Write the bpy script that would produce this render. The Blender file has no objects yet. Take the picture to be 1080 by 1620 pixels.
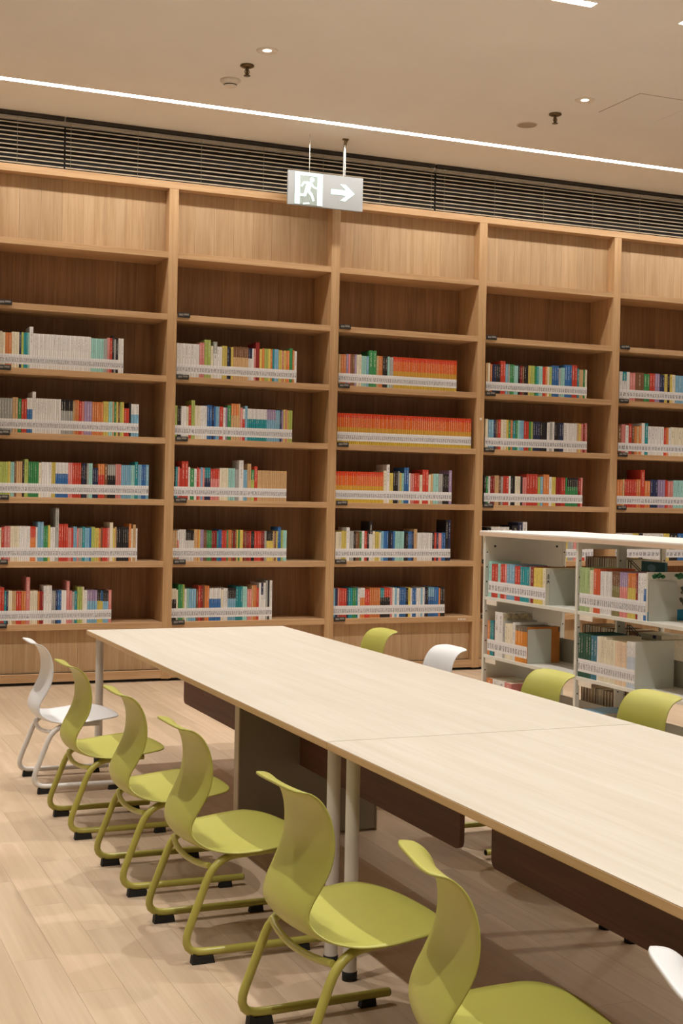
import bpy, math, random
from mathutils import Vector, Matrix
random.seed(7)
C = bpy.context.scene.collection
SC = bpy.context.scene
PI = math.pi

# ------------------------------------------------------------------ camera
CAM_H = 1.54
yaw, pitch, roll, FPX = 0.3987, 0.0112, 0.0191, 2116.7
fw = Vector((math.sin(yaw)*math.cos(pitch), math.cos(yaw)*math.cos(pitch), -math.sin(pitch)))
rt = Vector((math.cos(yaw), -math.sin(yaw), 0))
up = rt.cross(fw)
r2 = rt*math.cos(roll) + up*math.sin(roll)
u2 = up*math.cos(roll) - rt*math.sin(roll)
cam_data = bpy.data.cameras.new('camera')
cam = bpy.data.objects.new('camera', cam_data); C.objects.link(cam)
cam.matrix_world = Matrix(((r2.x, u2.x, -fw.x, 0), (r2.y, u2.y, -fw.y, 0), (r2.z, u2.z, -fw.z, CAM_H), (0, 0, 0, 1)))
cam_data.sensor_fit = 'HORIZONTAL'; cam_data.sensor_width = 36.0
cam_data.lens = 36.0*FPX/1080.0
cam_data.clip_start = 0.05; cam_data.clip_end = 100
SC.camera = cam

# ------------------------------------------------------------------ view, world, lights
SC.view_settings.view_transform = 'Standard'
SC.view_settings.look = 'None'
SC.view_settings.gamma = 1.0
SC.view_settings.use_curve_mapping = False
SC.view_settings.exposure = 0.12
W = bpy.data.worlds.new('World'); SC.world = W; W.use_nodes = True
bg = W.node_tree.nodes['Background']
bg.inputs[0].default_value = (1.0, 0.95, 0.90, 1); bg.inputs[1].default_value = 0.06

CEIL = 4.577
LIGHT_COL = (1.0, 0.965, 0.915)
DL_X = [-2.06, 0.48, 3.037, 5.585, 8.13]
DL_Y = [8.67, 6.12, 3.57, 1.02, -1.53]
DL_W = 222.0
for x in DL_X:
    for y in DL_Y:
        L = bpy.data.lights.new('downlight_beam', 'SPOT')
        L.energy = DL_W; L.color = LIGHT_COL; L.spot_size = math.radians(92); L.spot_blend = 0.6
        L.shadow_soft_size = 0.03
        o = bpy.data.objects.new('downlight_beam', L); C.objects.link(o)
        o.location = (x, y, CEIL-0.012)
STRIPS = [(-4.0, 11.0, 10.11, 1.0), (4.27, 4.56, 7.0, 1.0), (5.215, 5.6, 7.0, 1.0)]
STRIP_E = 44.0

# ------------------------------------------------------------------ materials
def srgb(r, g, b):
    f = lambda c: (c/255.0)/12.92 if c/255.0 <= 0.04045 else ((c/255.0+0.055)/1.055)**2.4
    return (f(r), f(g), f(b), 1.0)

class NT:
    def __init__(s, name):
        s.m = bpy.data.materials.new(name); s.m.use_nodes = True
        s.n = s.m.node_tree.nodes; s.l = s.m.node_tree.links
        s.b = s.n['Principled BSDF']
    def add(s, t, **k):
        x = s.n.new(t)
        for a, v in k.items(): setattr(x, a, v)
        return x
    def link(s, a, b): s.l.new(a, b)
    def math(s, op, a, b=None, c=None, clamp=False):
        x = s.add('ShaderNodeMath', operation=op); x.use_clamp = clamp
        for i, v in enumerate((a, b, c)):
            if v is None: continue
            if isinstance(v, (int, float)): x.inputs[i].default_value = v
            else: s.link(v, x.inputs[i])
        return x.outputs[0]
    def mix(s, f, a, b, blend='MIX'):
        x = s.add('ShaderNodeMix', data_type='RGBA', blend_type=blend)
        for i, v in ((0, f), (6, a), (7, b)):
            if isinstance(v, (int, float)): x.inputs[i].default_value = v
            elif isinstance(v, tuple): x.inputs[i].default_value = v
            else: s.link(v, x.inputs[i])
        return x.outputs[2]
    def noise(s, vec, scale, detail=3, rough=0.5, sc=(1, 1, 1), off=None):
        mp = s.add('ShaderNodeMapping'); mp.inputs['Scale'].default_value = sc
        s.link(vec, mp.inputs[0])
        if off is not None: s.link(off, mp.inputs[1])
        x = s.add('ShaderNodeTexNoise'); x.inputs['Scale'].default_value = scale
        x.inputs['Detail'].default_value = detail; x.inputs['Roughness'].default_value = rough
        s.link(mp.outputs[0], x.inputs['Vector'])
        return x.outputs[0]
    def ramp(s, f, stops):
        x = s.add('ShaderNodeValToRGB'); e = x.color_ramp.elements
        while len(e) < len(stops): e.new(0.5)
        for i, (p_, c) in enumerate(stops): e[i].position = p_; e[i].color = c
        s.link(f, x.inputs[0]); return x.outputs[0]
    def bump(s, h, strength, dist=0.002):
        x = s.add('ShaderNodeBump'); x.inputs['Strength'].default_value = strength
        x.inputs['Distance'].default_value = dist
        s.link(h, x.inputs['Height']); s.link(x.outputs[0], s.b.inputs['Normal'])

def flat(name, col, rough=0.5, metal=0.0, var=0.04, scale=12.0, coat=0.0):
    t = NT(name)
    tc = t.add('ShaderNodeTexCoord')
    n = t.noise(tc.outputs['Object'], scale, 3)
    lo = tuple(c*(1-var*2) for c in col[:3])+(1,); hi = tuple(min(1, c*(1+var)) for c in col[:3])+(1,)
    t.link(t.ramp(n, [(0.3, lo), (0.7, hi)]), t.b.inputs['Base Color'])
    t.b.inputs['Roughness'].default_value = rough; t.b.inputs['Metallic'].default_value = metal
    t.b.inputs['Coat Weight'].default_value = coat
    return t.m

def wood(name, dark, mid, light, grain='Z', rough=0.5, tint=0.16, gscale=1.0):
    t = NT(name)
    tc = t.add('ShaderNodeTexCoord'); oi = t.add('ShaderNodeObjectInfo')
    off = t.add('ShaderNodeCombineXYZ')
    t.link(t.math('MULTIPLY', oi.outputs['Random'], 37.0), off.inputs[0])
    t.link(t.math('MULTIPLY', oi.outputs['Random'], 91.0), off.inputs[1])
    t.link(t.math('MULTIPLY', oi.outputs['Random'], 53.0), off.inputs[2])
    s1 = {'Z': (1, 1, .06), 'X': (.06, 1, 1), 'Y': (1, .06, 1)}[grain]
    n1 = t.noise(tc.outputs['Object'], 26*gscale, 5, .6, s1, off.outputs[0])
    n2 = t.noise(tc.outputs['Object'], 110*gscale, 3, .6, tuple(c if c == 1 else .02 for c in s1), off.outputs[0])
    n3 = t.noise(tc.outputs['Object'], 4*gscale, 2, .5, tuple(c if c == 1 else .25 for c in s1), off.outputs[0])
    f = t.math('ADD', t.math('MULTIPLY', n1, .6), t.math('MULTIPLY', n2, .4))
    c = t.ramp(f, [(0.36, dark), (0.5, mid), (0.62, light)])
    k = t.math('ADD', t.math('MULTIPLY', oi.outputs['Random'], tint), 1-tint*.6)
    k2 = t.math('ADD', t.math('MULTIPLY', n3, .16), .92)
    kk = t.math('MULTIPLY', k, k2)
    cc = t.add('ShaderNodeCombineXYZ')
    for i in range(3): t.link(kk, cc.inputs[i])
    t.link(t.mix(1.0, c, cc.outputs[0], 'MULTIPLY'), t.b.inputs['Base Color'])
    t.b.inputs['Roughness'].default_value = rough
    t.bump(n2, .15, .001)
    return t.m

M = {}
M['oak'] = wood('oak_vertical', srgb(180, 146, 108), srgb(193, 161, 123), srgb(201, 171, 135), 'Z', tint=.14)
M['oak_x'] = wood('oak_horizontal', srgb(184, 145, 103), srgb(198, 160, 118), srgb(207, 171, 130), 'X', tint=.06)
M['oak_post'] = wood('oak_post', srgb(182, 144, 100), srgb(196, 158, 114), srgb(205, 169, 127), 'Z', tint=.06)
M['oak_back_shaded'] = wood('oak_back_shaded', srgb(134, 96, 64), srgb(152, 112, 76), srgb(166, 127, 89), 'Z', tint=.18)  # same oak as the panels, colour darkened to suggest shade inside the compartments
M['laminate'] = wood('birch_laminate', srgb(203, 194, 178), srgb(208, 200, 185), srgb(213, 206, 193), 'Y', rough=.42, tint=.0, gscale=.7)
M['edge_band'] = wood('table_edge_band', srgb(190, 152, 106), srgb(200, 163, 117), srgb(208, 172, 128), 'Y', tint=.0)
M['floor'] = wood('floor_planks', srgb(180, 155, 128), srgb(190, 166, 139), srgb(199, 176, 150), 'Y', rough=.5, tint=.15, gscale=.35)
M['subfloor'] = flat('floor_joint', srgb(166, 142, 118), .8)
M['ceiling'] = flat('ceiling_paint', srgb(238, 234, 228), .9, var=.01, scale=2)
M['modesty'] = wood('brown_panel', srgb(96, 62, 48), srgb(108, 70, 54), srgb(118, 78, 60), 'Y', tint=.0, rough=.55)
M['grey_panel'] = flat('grey_panel', srgb(150, 142, 130), .6, var=.02)
M['panel_edge'] = flat('panel_edge', srgb(205, 190, 168), .5, var=.02)
M['steel_white'] = flat('leg_paint', srgb(214, 208, 198), .35, var=.02)
M['rubber'] = flat('black_rubber', srgb(22, 21, 20), .7)
M['green'] = flat('green_plastic', srgb(181, 178, 86), .40, var=.02, scale=3)
M['green_tube'] = flat('green_tube', srgb(176, 168, 80), .30, var=.02)
M['white_plastic'] = flat('white_plastic', srgb(232, 233, 234), .38, var=.01)
M['white_tube'] = flat('white_tube', srgb(226, 222, 216), .3, var=.01)
M['shelf_white'] = flat('shelf_white', srgb(226, 225, 216), .4, var=.012)
M['shelf_top'] = flat('shelf_top', srgb(238, 234, 228), .4, var=.01)
M['shelf_grey'] = flat('backstop_grey', srgb(188, 186, 174), .5, var=.02)
M['top_edge'] = flat('shelf_top_edge', srgb(222, 196, 172), .5, var=.02)
M['plate'] = flat('bookend_plate', srgb(205, 208, 200), .4, var=.012)
M['dark'] = flat('dark_metal', srgb(60, 55, 50), .45, .4)
M['hole'] = flat('dark_hole', srgb(45, 40, 36), .8)
M['tag'] = flat('black_tag', srgb(48, 44, 40), .4)
M['tag_print'] = flat('tag_print', srgb(150, 146, 140), .5, var=.25, scale=240)
M['pages'] = flat('book_pages', srgb(226, 216, 196), .8, var=.06, scale=60)
M['sticker'] = flat('sticker', srgb(238, 228, 214), .6)
M['slat'] = flat('blind_slat', srgb(214, 198, 172), .5, 0, var=.02)
M['cord'] = flat('blind_cord', srgb(150, 138, 120), .6)
M['night'] = flat('night_glass', srgb(20, 16, 14), .6)
M['wall'] = flat('wall_paint', srgb(205, 195, 180), .9, var=.01, scale=2)
M['brass'] = flat('sprinkler_metal', srgb(110, 92, 62), .4, .8)
M['sign_body'] = flat('sign_plate', srgb(162, 165, 167), .4, var=.01)
M['chrome'] = flat('chrome', srgb(200, 198, 190), .15, .9)
M['detector'] = flat('detector_white', srgb(232, 222, 208), .5)

def emit(name, col, e):
    t = NT(name)
    t.b.inputs['Base Color'].default_value = col
    t.b.inputs['Emission Color'].default_value = col
    t.b.inputs['Emission Strength'].default_value = e
    return t.m
M['strip'] = emit('strip_light', (1.0, .95, .88, 1), STRIP_E)
M['lamp'] = emit('downlight_lamp', (1.0, .93, .82, 1), 3.0)
M['sign_glow'] = emit('sign_glow', (.70, .92, .84, 1), .42)
M['glow_soft'] = flat('sign_panel', srgb(158, 168, 164), .4)

def cover_mat():
    t = NT('book_cover')
    at = t.add('ShaderNodeAttribute', attribute_name='Col')
    uv = t.add('ShaderNodeUVMap', uv_map='UVMap')
    oi = t.add('ShaderNodeObjectInfo')
    sp = t.add('ShaderNodeSeparateXYZ'); t.link(uv.outputs[0], sp.inputs[0])
    u, v = sp.outputs[0], sp.outputs[1]
    fr = t.math('FRACT', u)
    inx = t.math('MULTIPLY', t.math('GREATER_THAN', fr, .34), t.math('LESS_THAN', fr, .66))
    v1 = t.math('MULTIPLY', t.math('GREATER_THAN', v, .55), t.math('LESS_THAN', v, .93))
    mp = t.add('ShaderNodeCombineXYZ')
    seed = t.math('ADD', t.math('FLOOR', u), t.math('MULTIPLY', oi.outputs['Random'], 57.0))
    t.link(t.math('MULTIPLY', seed, 3.7), mp.inputs[0]); t.link(t.math('MULTIPLY', v, 44.0), mp.inputs[1]); t.link(t.math('MULTIPLY', fr, 4.0), mp.inputs[2])
    nz = t.add('ShaderNodeTexNoise'); nz.inputs['Scale'].default_value = 1.0; nz.inputs['Detail'].default_value = 1
    t.link(mp.outputs[0], nz.inputs['Vector'])
    txt = t.math('GREATER_THAN', nz.outputs[0], .5)
    wn = t.add('ShaderNodeTexWhiteNoise', noise_dimensions='1D'); t.link(seed, wn.inputs['W'])
    has = t.math('GREATER_THAN', wn.outputs[0], .2)
    f = t.math('MULTIPLY', t.math('MULTIPLY', inx, v1), t.math('MULTIPLY', txt, has))
    bw = t.add('ShaderNodeRGBToBW'); t.link(at.outputs['Color'], bw.inputs[0])
    light = t.math('GREATER_THAN', bw.outputs[0], .42)
    tcx = t.mix(light, srgb(232, 226, 214), srgb(96, 92, 96))
    t.link(t.mix(t.math('MULTIPLY', f, .6), at.outputs['Color'], tcx), t.b.inputs['Base Color'])
    t.b.inputs['Roughness'].default_value = .42
    return t.m
def label_mat():
    t = NT('call_label_print')
    uv = t.add('ShaderNodeUVMap', uv_map='UVMap')
    oi = t.add('ShaderNodeObjectInfo')
    sp = t.add('ShaderNodeSeparateXYZ'); t.link(uv.outputs[0], sp.inputs[0])
    u, v = sp.outputs[0], sp.outputs[1]
    fr = t.math('FRACT', u)
    inx = t.math('MULTIPLY', t.math('GREATER_THAN', fr, .12), t.math('LESS_THAN', fr, .88))
    inv = t.math('MULTIPLY', t.math('GREATER_THAN', v, .2), t.math('LESS_THAN', v, .66))
    mp = t.add('ShaderNodeCombineXYZ')
    seed = t.math('ADD', t.math('FLOOR', u), t.math('MULTIPLY', oi.outputs['Random'], 57.0))
    t.link(t.math('MULTIPLY', seed, 3.1), mp.inputs[0]); t.link(t.math('MULTIPLY', v, 5.0), mp.inputs[1]); t.link(t.math('MULTIPLY', fr, 11.0), mp.inputs[2])
    nz = t.add('ShaderNodeTexNoise'); nz.inputs['Scale'].default_value = 1.0; nz.inputs['Detail'].default_value = 1
    t.link(mp.outputs[0], nz.inputs['Vector'])
    f = t.math('MULTIPLY', t.math('MULTIPLY', inx, inv), t.math('GREATER_THAN', nz.outputs[0], .44))
    top = t.math('MULTIPLY', t.math('GREATER_THAN', v, .74), t.math('LESS_THAN', v, .79))
    c = t.mix(t.math('MULTIPLY', f, .8), srgb(238, 238, 240), srgb(120, 120, 130))
    c = t.mix(t.math('MULTIPLY', top, .3), c, srgb(150, 160, 190))
    t.link(c, t.b.inputs['Base Color']); t.b.inputs['Roughness'].default_value = .35
    return t.m
M['cover'] = cover_mat(); M['label'] = label_mat()

# ------------------------------------------------------------------ mesh helpers
class MB:
    """collects simple solids, then links them as one mesh object"""
    def __init__(s): s.v = []; s.f = []; s.mi = []; s.sm = []
    def poly(s, vs, fs, mi=0, smooth=False):
        o = len(s.v); s.v += [tuple(v) for v in vs]
        for f in fs: s.f.append(tuple(o+i for i in f)); s.mi.append(mi); s.sm.append(smooth)
    def box(s, x0, x1, y0, y1, z0, z1, mi=0, ch=0.0):
        if ch <= 0:
            v = [(x, y, z) for z in (z0, z1) for y in (y0, y1) for x in (x0, x1)]
            s.poly(v, [(0, 2, 3, 1), (4, 5, 7, 6), (0, 1, 5, 4), (2, 6, 7, 3), (0, 4, 6, 2), (1, 3, 7, 5)], mi); return s
        X, Y, Z = (x0, x1), (y0, y1), (z0, z1)
        v = []; idx = {}
        for a in (0, 1):
            for b in (0, 1):
                for c in (0, 1):
                    p = (X[a], Y[b], Z[c]); d = (ch*(1-2*a), ch*(1-2*b), ch*(1-2*c))
                    for k in range(3):
                        q = [p[i]+(d[i] if i != k else 0) for i in range(3)]
                        idx[(a, b, c, k)] = len(v); v.append(q)
        F = []
        I = lambda a, b, c, k: idx[(a, b, c, k)]
        for a in (0, 1): F.append([I(a, 0, 0, 0), I(a, 1, 0, 0), I(a, 1, 1, 0), I(a, 0, 1, 0)])
        for b in (0, 1): F.append([I(0, b, 0, 1), I(1, b, 0, 1), I(1, b, 1, 1), I(0, b, 1, 1)])
        for c in (0, 1): F.append([I(0, 0, c, 2), I(1, 0, c, 2), I(1, 1, c, 2), I(0, 1, c, 2)])
        for a in (0, 1):
            for b in (0, 1): F.append([I(a, b, 0, 0), I(a, b, 1, 0), I(a, b, 1, 1), I(a, b, 0, 1)])
            for c in (0, 1): F.append([I(a, 0, c, 0), I(a, 1, c, 0), I(a, 1, c, 2), I(a, 0, c, 2)])
        for b in (0, 1):
            for c in (0, 1): F.append([I(0, b, c, 1), I(1, b, c, 1), I(1, b, c, 2), I(0, b, c, 2)])
        for a in (0, 1):
            for b in (0, 1):
                for c in (0, 1): F.append([I(a, b, c, 0), I(a, b, c, 1), I(a, b, c, 2)])
        cx, cy, cz = (x0+x1)/2, (y0+y1)/2, (z0+z1)/2
        G = []
        for f in F:
            P = [Vector(v[i]) for i in f]
            n = (P[1]-P[0]).cross(P[2]-P[0]); m = sum(P, Vector())/len(P)-Vector((cx, cy, cz))
            G.append(tuple(f) if n.dot(m) > 0 else tuple(reversed(f)))
        s.poly(v, G, mi); return s
    def tube(s, pts, r, seg=10, mi=0, cap=True):
        pts = [Vector(p) for p in pts]; n = len(pts)
        rs = r if isinstance(r, (list, tuple)) else [r]*n
        rings = []; prev = None
        for i, p in enumerate(pts):
            d = (pts[min(i+1, n-1)]-pts[max(i-1, 0)]).normalized()
            if prev is None:
                a = Vector((0, 0, 1)) if abs(d.z) < .9 else Vector((1, 0, 0))
                u = d.cross(a).normalized()
            else:
                u = (prev-d*prev.dot(d)).normalized()
            prev = u; w = d.cross(u)
            rings.append([p+(u*math.cos(2*PI*k/seg)+w*math.sin(2*PI*k/seg))*rs[i] for k in range(seg)])
        v = [q for ring in rings for q in ring]; f = []
        for i in range(n-1):
            for k in range(seg):
                a = i*seg+k; b = i*seg+(k+1) % seg
                f.append((a, b, b+seg, a+seg))
        s.poly(v, f, mi, True)
        if cap:
            s.poly(rings[0], [tuple(range(seg))[::-1]], mi); s.poly(rings[-1], [tuple(range(seg))], mi)
        return s
    def lathe(s, prof, cx, cy, seg=20, mi=0, smooth=True):
        v = []; f = []
        for (r, z) in prof:
            for k in range(seg): v.append((cx+r*math.cos(2*PI*k/seg), cy+r*math.sin(2*PI*k/seg), z))
        for i in range(len(prof)-1):
            for k in range(seg):
                a = i*seg+k; b = i*seg+(k+1) % seg; f.append((a, b, b+seg, a+seg))
        s.poly(v, f, mi, smooth); return s
    def prism(s, pts2, y0, y1, mi=0):
        """outline in X,Z extruded in Y"""
        n = len(pts2)
        v = [(x, y0, z) for x, z in pts2]+[(x, y1, z) for x, z in pts2]
        s.poly(v, [tuple(range(n)), tuple(range(2*n-1, n-1, -1))]+[(i, n+i, n+(i+1) % n, (i+1) % n) for i in range(n)], mi)
        return s
    def mesh(s, name, mats):
        me = bpy.data.meshes.new(name); me.from_pydata(s.v, [], s.f)
        for m in (mats if isinstance(mats, (list, tuple)) else [mats]): me.materials.append(m)
        me.polygons.foreach_set('material_index', s.mi); me.polygons.foreach_set('use_smooth', s.sm)
        me.update(); return me
    def build(s, name, mats, parent=None):
        return link(name, s.mesh(name, mats), parent)

def link(name, me, parent=None):
    o = bpy.data.objects.new(name, me); C.objects.link(o)
    if parent is not None:
        o.parent = parent
        o.matrix_parent_inverse = Matrix.Identity(4)
    return o
def tag(o, label=None, cat=None, group=None, kind=None):
    if label: o['label'] = label
    if cat: o['category'] = cat
    if group: o['group'] = group
    if kind: o['kind'] = kind
    return o
def thing(name, label, cat, loc=(0, 0, 0), rz=0, group=None):
    o = link(name, None); o.empty_display_size = .1
    o.location = loc; o.rotation_euler = (0, 0, rz)
    return tag(o, label, cat, group)
def copy_tree(o, parent=None):
    c = o.copy(); C.objects.link(c)
    if parent is not None: c.parent = parent
    for ch in KIDS.get(o.name, []): copy_tree(ch, c)
    return c
KIDS = {}
def smooth_spline(pts, n):
    """Catmull-Rom through pts (tuples), n samples evenly in parameter"""
    P = [Vector(p) for p in pts]; P = [P[0]*2-P[1]]+P+[P[-1]*2-P[-2]]
    out = []
    m = len(pts)-1
    for i in range(n):
        t = i/(n-1)*m; k = min(int(t), m-1); t -= k
        a, b, c, d = P[k], P[k+1], P[k+2], P[k+3]
        out.append(.5*((2*b)+(c-a)*t+(2*a-5*b+4*c-d)*t*t+(3*b-a-3*c+d)*t**3))
    return out

# ------------------------------------------------------------------ the setting
tag(MB().box(-5, 12, -4, 11.35, -0.03, -0.004).build('floor', M['subfloor']), 'light wood-look plank floor', kind='structure')
floor_o = bpy.data.objects['floor']
pl_v = {}
PW, PLN = .145, .92
cand = []
nx0, nx1 = int(-5/PW), int(12/PW)
for i in range(nx0, nx1):
    off = ((i*0.37) % 1.0)*PLN
    j = -5
    y = -4.0-off
    while y < 11.3:
        y0, y1 = max(y, -4.0), min(y+PLN, 11.33)
        x0 = i*PW
        if y1-y0 > .05: cand.append((x0, x0+PW, y0, y1))
        y += PLN
def seen(c):
    x, y = (c[0]+c[1])/2, (c[2]+c[3])/2
    d = x*fw.x+y*fw.y+(-CAM_H)*fw.z
    if d < .5: return -1
    px = 540+FPX*(x*r2.x+y*r2.y-CAM_H*r2.z)/d; py = 810-FPX*(x*u2.x+y*u2.y-CAM_H*u2.z)/d
    if px < -60 or px > 1140 or py > 1750: return -1
    if 1.75 < x < 2.7 and y < 7.4 and x/y < .55: pass
    # floor hidden beyond the table top
    return 1000.0/(d*d)
cand.sort(key=lambda c: -seen(c))
rest = MB(); g = .0003
plank_mesh = {}
for k, c in enumerate(cand):
    a = (c[0]+g, c[1]-g, c[2]+g, c[3]-g)
    if k < 290 and seen(c) > 0:
        key = (round(a[3]-a[2], 3))
        if key not in plank_mesh:
            plank_mesh[key] = MB().box(0, PW-2*g, 0, a[3]-a[2], -0.012, 0, ch=.0003).mesh('plank', M['floor'])
        o = link('plank', plank_mesh[key], floor_o); o.location = (a[0], a[2], 0)
    else:
        rest.box(a[0], a[1], a[2], a[3], -0.012, 0)
tag(rest.build('plank_field', M['floor'], floor_o), kind='stuff')

ceil = MB(); 
# ceiling with slots left open for the strip lights
ys = sorted([(10.11-.035, 10.11+.035), (7.0-.035, 7.0+.035), (-3.99, -3.98)])
y = -4.0
for a, b in ys:
    ceil.box(-5, 12, y, a, CEIL, CEIL+.1); y = b
ceil.box(-5, 12, y, 11.35, CEIL, CEIL+.1)
for a, b in ((-5, 4.27), (4.56, 5.215), (5.6, 12)): ceil.box(a, b, 7.0-.035, 7.0+.035, CEIL, CEIL+.1)
ceil.box(-5, 12, -4, 11.35, CEIL+.1, CEIL+.13)
ceil_o = ceil.build('ceiling', M['ceiling']); tag(ceil_o, 'smooth beige painted ceiling with recessed light slots', kind='structure')
tag(MB().box(-5, 12, 11.22, 11.35, 0, CEIL+.1).build('wall_back', M['wall']), 'wall behind the tall bookcase', kind='structure')
win = tag(MB().box(-5, 12, 11.2, 11.215, 3.95, CEIL).build('window_1', M['night']), 'dark clerestory window band behind the blinds', kind='structure')

# ------------------------------------------------------------------ lamps in the ceiling
ordn = lambda n: '%d%s' % (n, 'th' if 10 <= n % 100 <= 20 else {1: 'st', 2: 'nd', 3: 'rd'}.get(n % 10, 'th'))
proto_me = {}
def downlight(x, y):
    names = {(3.037, 8.67): 'round recessed downlight in the ceiling, left of the two seen, above the sprinkler',
             (5.585, 8.67): 'round recessed downlight in the ceiling at the right, beside the hatch outline'}
    lab = names.get((x, y))
    t = thing('downlight', lab or f'round recessed downlight, {ordn(1+DL_X.index(x))} column from the left, {ordn(1+DL_Y.index(y))} row out from the bookcase', 'ceiling light', (x, y, CEIL), 0, None if lab else 'downlights out of view')
    if 'ring' not in proto_me:
        m = MB(); m.lathe([(.030, -.0005), (.052, -.006), (.072, -.006), (.075, -.002), (.075, .0)], 0, 0, 28)
        proto_me['ring'] = m.mesh('trim_ring', M['detector'])
        m = MB(); m.lathe([(.030, -.001), (.024, -.003), (0.001, -.003)], 0, 0, 24)
        proto_me['lamp'] = m.mesh('lamp', M['lamp'])
    link('trim_ring', proto_me['ring'], t); link('lamp', proto_me['lamp'], t)
for x in DL_X:
    for y in DL_Y: downlight(x, y)
SL = ['long recessed strip light running across the ceiling in front of the blinds', 'short lit end of strip light at the top edge of the picture',
      'short lit end of strip light at the upper right edge of the picture']
for (x0, x1, y, e), lab in zip(STRIPS, SL):
    t = thing('strip_light', lab, 'ceiling light', ((x0+x1)/2, y, CEIL))
    h = (x1-x0)/2
    MB().box(-h, h, -.034, .034, .012, .02).build('housing', M['detector'], t)
    MB().box(-h, h, -.034, .034, .001, .012).build('diffuser', M['strip'], t)

for lab, x, y in (('brass sprinkler head hanging from the ceiling, left one near smoke detector', 3.013, 9.022),
                  ('brass sprinkler head hanging from the ceiling, right one beside round grille', 5.576, 9.075)):
    t = thing('sprinkler', lab, 'sprinkler', (x, y, CEIL))
    MB().lathe([(.0, -.001), (.048, -.001), (.05, -.01), (.03, -.02), (.012, -.022), (0, -.022)], 0, 0, 20).build('escutcheon', M['brass'], t)
    MB().lathe([(.010, -.02), (.010, -.075), (.0, -.075)], 0, 0, 12).build('stem', M['brass'], t)
    m = MB()
    m.lathe([(.0, -.072), (.024, -.074), (.024, -.078), (0, -.078)], 0, 0, 16)
    m.build('deflector', M['brass'], t)
    m = MB(); m.tube([(.010, 0, -.03), (.018, 0, -.05), (.004, 0, -.074)], .003, 6); m.tube([(-.010, 0, -.03), (-.018, 0, -.05), (-.004, 0, -.074)], .003, 6)
    m.build('frame_arm', M['brass'], t)
t = thing('smoke_detector', 'white domed smoke detector on the ceiling left of the sprinkler', 'detector', (3.012, 9.40, CEIL))
MB().lathe([(.0, 0), (.075, 0), (.075, -.012), (.062, -.02), (.05, -.035)], 0, 0, 28).build('base', M['detector'], t)
MB().lathe([(.048, -.035), (.048, -.043)], 0, 0, 24).build('vent_ring', M['hole'], t)
MB().lathe([(.05, -.043), (.04, -.055), (.02, -.062), (0.001, -.063)], 0, 0, 24).build('dome', M['detector'], t)
t = thing('ceiling_grille', 'flat round grey speaker grille in the ceiling above the third bay', 'speaker', (5.537, 9.44, CEIL))
MB().lathe([(.085, 0), (.085, -.004), (.078, -.005)], 0, 0, 28).build('rim', M['detector'], t)
MB().lathe([(.078, -.003), (.001, -.003)], 0, 0, 28).build('grille', flat('grille_grey', srgb(176, 160, 142), .7, var=.1, scale=300), t)
t = thing('access_hatch', 'square access hatch outline with fine joint in the ceiling at right', 'hatch', (5.85, 8.34, CEIL))
MB().box(0, .55, 0, .55, -.001, 0, ch=.0004).build('hatch_frame', flat('hatch_joint', srgb(150, 132, 112), .8), t)
MB().box(.006, .544, .006, .544, -.003, -.001, ch=.0004).build('hatch_panel', M['ceiling'], t)

# ------------------------------------------------------------------ blinds above the bookcase
slat_cache = {}
BL = [(-2.0, 0.35), (.37, 2.10), (2.115, 5.455), (5.545-.07, 8.55), (8.57, 11.4)]
bl_lab = ['horizontal slat blind left of the picture', 'dark horizontal slat blind above the bookcase at the left edge',
          'dark horizontal slat blind behind the hanging exit sign', 'dark horizontal slat blind above the two right bays', 'horizontal slat blind right of the picture']
cords = [[-1.5, -.3], [.62, 1.17, 1.726], [2.153, 2.709, 3.254, 3.81, 4.363, 4.913, 5.42], [5.553, 6.075, 6.6, 7.143, 7.683, 8.25], [9, 10, 11]]
SLP = .0352
for (x0, x1), lab, cs in zip(BL, bl_lab, cords):
    t = thing('blind', lab, 'blind', ((x0+x1)/2, 10.93, 4.0)); h = (x1-x0)/2
    MB().box(-h, h, -.02, .02, CEIL-4.0-.03, CEIL-4.0-.001).build('head_rail', M['dark'], t)
    ang = math.radians(40)
    m = MB(); dy = .0100*math.cos(ang); dz = .0100*math.sin(ang)
    m.poly([(-h, -dy, -dz), (h, -dy, -dz), (h, 0, .0015), (-h, 0, .0015), (h, dy, dz), (-h, dy, dz)], [(0, 1, 2, 3), (3, 2, 4, 5)], 0)
    m.poly([(-h, -dy, -dz-.001), (h, -dy, -dz-.001), (h, 0, .0005), (-h, 0, .0005), (h, dy, dz-.001), (-h, dy, dz-.001)], [(3, 2, 1, 0), (5, 4, 2, 3)], 0)
    m.poly([(-h, -dy, -dz-.001), (h, -dy, -dz-.001), (h, -dy, -dz), (-h, -dy, -dz)], [(0, 1, 2, 3)], 0)
    sm = m.mesh('slat', M['slat'])
    nz = int((CEIL-.055-4.135)/SLP)
    for k in range(nz+1):
        o = link('slat', sm, t); o.location = (0, 0, CEIL-4.0-.055-k*SLP)
    for c in cs:
        MB().tube([(c-(x0+x1)/2, -.016, CEIL-4.035), (c-(x0+x1)/2, -.016, .112)], .0016, 5).build('cord', M['cord'], t)
    MB().box(-h, h, -.012, .012, .098, .112).build('bottom_rail', M['slat'], t)

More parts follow.
